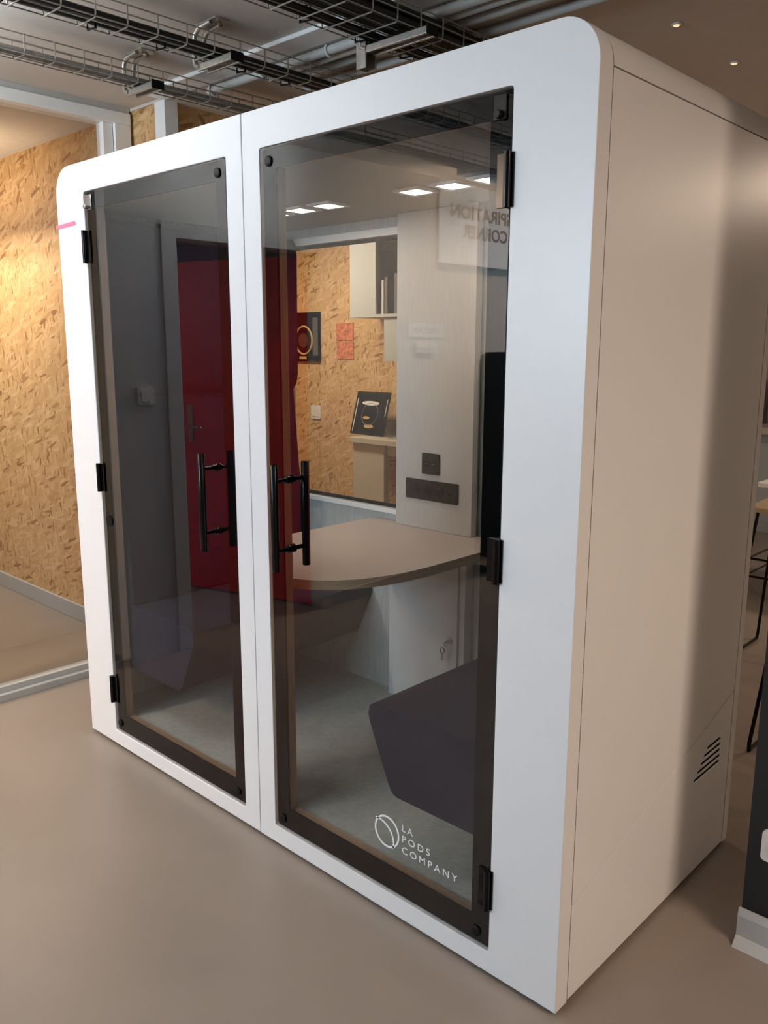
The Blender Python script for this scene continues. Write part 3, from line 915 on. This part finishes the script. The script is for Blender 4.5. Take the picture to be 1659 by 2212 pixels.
# ================================================================== RIGHT BACKGROUND
def bar_stool(cx, cy, rz, lab, zs=0.76):
    s = thing('bar_stool', (cx, cy, FZ), lab, 'stool', 'bar stools beside the pod')
    ca, sa = math.cos(rz), math.sin(rz)
    T = lambda x, y, z: (cx + x * ca - y * sa, cy + x * sa + y * ca, z)
    r = 0.008
    for sx in (-1, 1):
        obj('leg', MB().tube([T(sx * .15, -.13, zs), T(sx * .21, -.20, 0.03), T(sx * .212, -.195, FZ + r), T(sx * .212, .195, FZ + r), T(sx * .21, .20, 0.03), T(sx * .15, .13, zs)], r, 8), 'black_metal', s, smooth=60)
    for zz in (0.43, 0.52):
        k = 1 - (zz / zs)
        q = .15 + .06 * k
        w = .13 + .07 * k
        obj('footrest', MB().tube([T(-q, -w, zz), T(q, -w, zz), T(q, w, zz), T(-q, w, zz)], 0.006, 6, True), 'black_metal', s)
    prof = rrect(-.20, .20, -.18, .18, 0.10, 6)
    m = MB().prism(prof, zs, zs + .025, 'z')
    m.v = [T(x, y, z + 0.25 * max(0, y - .05) ** 1.2) for x, y, z in m.v]
    obj('seat', m, 'seat_beige', s, bevel=0.005)
    obj('back_wire', MB().tube([T(-.19, .16, zs + .02), T(-.18, .22, zs + .2), T(0, .235, zs + .21), T(.18, .22, zs + .2), T(.19, .16, zs + .02)], 0.006, 8), 'black_metal', s, smooth=60)


bar_stool(2.27, 1.895, 0.0, 'black wire bar stool nearest the pod side', 0.76)
bar_stool(1.80, 2.88, 0.0, 'black wire bar stool behind the first one', 0.76)
ht = thing('white_table', (2.0, 4.1, FZ), 'white table behind the bar stools at right', 'table')
obj('table_top', MB().prism(rrect(1.28, 2.7, 3.74, 4.5, 0.03, 4), 0.725, 0.752, 'z'), 'white_trim', ht, bevel=0.003)
for lx, ly in ((1.40, 3.84), (2.58, 3.84), (1.40, 4.40), (2.58, 4.40)):
    obj('leg', MB().tube([(lx, ly, 0.725), (lx, ly, FZ)], 0.016, 10), 'black_metal', ht, smooth=60)
obj('basket', MB().tube([(1.36, 3.78, .60), (2.2, 3.78, .60), (2.2, 4.1, .60), (1.36, 4.1, .60)], .005, 6, True).tube([(1.36, 3.78, .68), (2.2, 3.78, .68), (2.2, 4.1, .68), (1.36, 4.1, .68)], .005, 6, True), 'zinc', ht)
ct = thing('counter', (1.2, 6.2, FZ), 'long beige counter along the far wall at right', 'counter')
obj('worktop', B(0.42, 3.4, 5.85, YB - 0.002, 0.84, 0.90), 'desk', ct, bevel=0.003)
obj('body', B(0.46, 3.4, 5.93, YB - 0.002, FZ, 0.84), 'shelf', ct)
mo = thing('monitor', (0.75, 6.2, 0.90), 'black screen on the far counter at right picture edge', 'screen')
obj('screen', B(0.50, 1.3, 6.18, 6.22, 0.96, 1.40), 'black', mo, bevel=0.004)
obj('stand', B(0.85, 0.95, 6.15, 6.25, 0.9005, 0.965), 'black', mo)

# ================================================================== ROOM LAMPS


def ceiling_panel(x, y, sx, sy, power, lab, color=WARM, grp=None):
    t = thing('ceiling_lamp', (x, y, CEIL - 0.04), lab, 'lamp', grp)
    z = CEIL - (0.012 if y > 0.66 else 0)
    obj('housing', MB().prism(rrect(x - sx / 2, x + sx / 2, y - sy / 2, y + sy / 2, 0.01, 3), z - 0.035, z, 'z'), 'white_trim', t)
    a = area('lamp_light', (x, y, z - 0.042), (0, 0, -1), sx * .9, sy * .9, power, color)
    a.parent = t
    a.location = Vector((x, y, z - 0.042)) - WLOC[t.name]


ceiling_panel(-2.7, -0.55, 1.0, 0.3, 50, 'ceiling lamp inside the glazed room', (1.0, 0.90, 0.80))
ceiling_panel(-1.8, 2.2, 1.2, 0.3, 46, 'ceiling lamp in front of the far strand-board wall', (1.0, 0.84, 0.66))
ceiling_panel(5.0, 0.0, 1.4, 1.2, 84, 'ceiling lamp right of the photographer')
ceiling_panel(3.2, 4.2, 1.2, 0.3, 40, 'ceiling lamp above the white table')
# added pendant, out of view, brightening mainly the ceiling above the pod front
pf2 = thing('pendant_lamp', (0.2, -0.84, 2.44), 'added unseen pendant lamp brightening the ceiling in front of the pod', 'lamp')
obj('housing', MB().box(-0.45, 0.85, -0.95, -0.73, 2.445, 2.465), 'white_trim', pf2, bevel=0.003)
for xx in (-0.3, 0.7):
    obj('suspension_wire', MB().tube([(xx, -0.84, 2.465), (xx, -0.84, CEIL)], 0.0015, 6), 'zinc', pf2)
for dz, pw in ((1, 54), (-1, 5)):
    a = area('lamp_light', (0, 0, 0), (0, 0, dz), 1.25, 0.2, pw, (0.82, 0.92, 1.0))
    a.parent = pf2
    a.location = Vector((0.2, -0.84, 2.455 + dz * 0.014)) - WLOC[pf2.name]
# pendant bar in the glazed room, shining up and down
pb = thing('pendant_lamp', (-2.0, 0.33, 2.2), 'warm pendant lamp bar in the glazed room at the left picture edge', 'lamp')
obj('bar', B(-2.65, -1.36, 0.31, 0.35, 2.21, 2.235), 'lamp', pb, bevel=0.003)
for xx in (-2.4, -1.6):
    obj('suspension_wire', MB().tube([(xx, 0.33, 2.235), (xx, 0.33, CEIL)], 0.0015, 6), 'zinc', pb)
for dz, pw in ((1, 4), (-1, 12)):
    a = area('lamp_light', (-1.9, 0.33, 2.2), (0, 0, dz), 1.2, 0.05, pw, (1.0, 0.82, 0.62))
    a.parent = pb
    a.location = Vector((-2.0, 0.33, 2.222 + dz * 0.018)) - WLOC[pb.name]
# linear spots washing the left wall: by the lettered board, plus one added, unseen, by the red door


def wall_washer(ya, yb, power, color, lab):
    t = thing('wall_washer', (-0.2, (ya + yb) / 2, CEIL - 0.06), lab, 'lamp')
    obj('housing', MB().box(-0.24, -0.16, ya - 0.05, yb + 0.05, CEIL - 0.05, CEIL - 0.0005), 'white_trim', t, bevel=0.003)
    a = area('lamp_light', (0, 0, 0), (-0.75, 0, -0.66), yb - ya, 0.05, power, color)
    a.parent = t
    a.location = Vector((-0.235, (ya + yb) / 2, CEIL - 0.062)) - WLOC[t.name]


wall_washer(-3.9, -2.7, 190, (1.0, 0.72, 0.48), 'linear ceiling spot washing the INSPIRATION CORNER board')
wall_washer(-1.46, -1.1, 10, (0.88, 0.94, 1.0), 'added unseen ceiling spot brightening the wall by the red door')
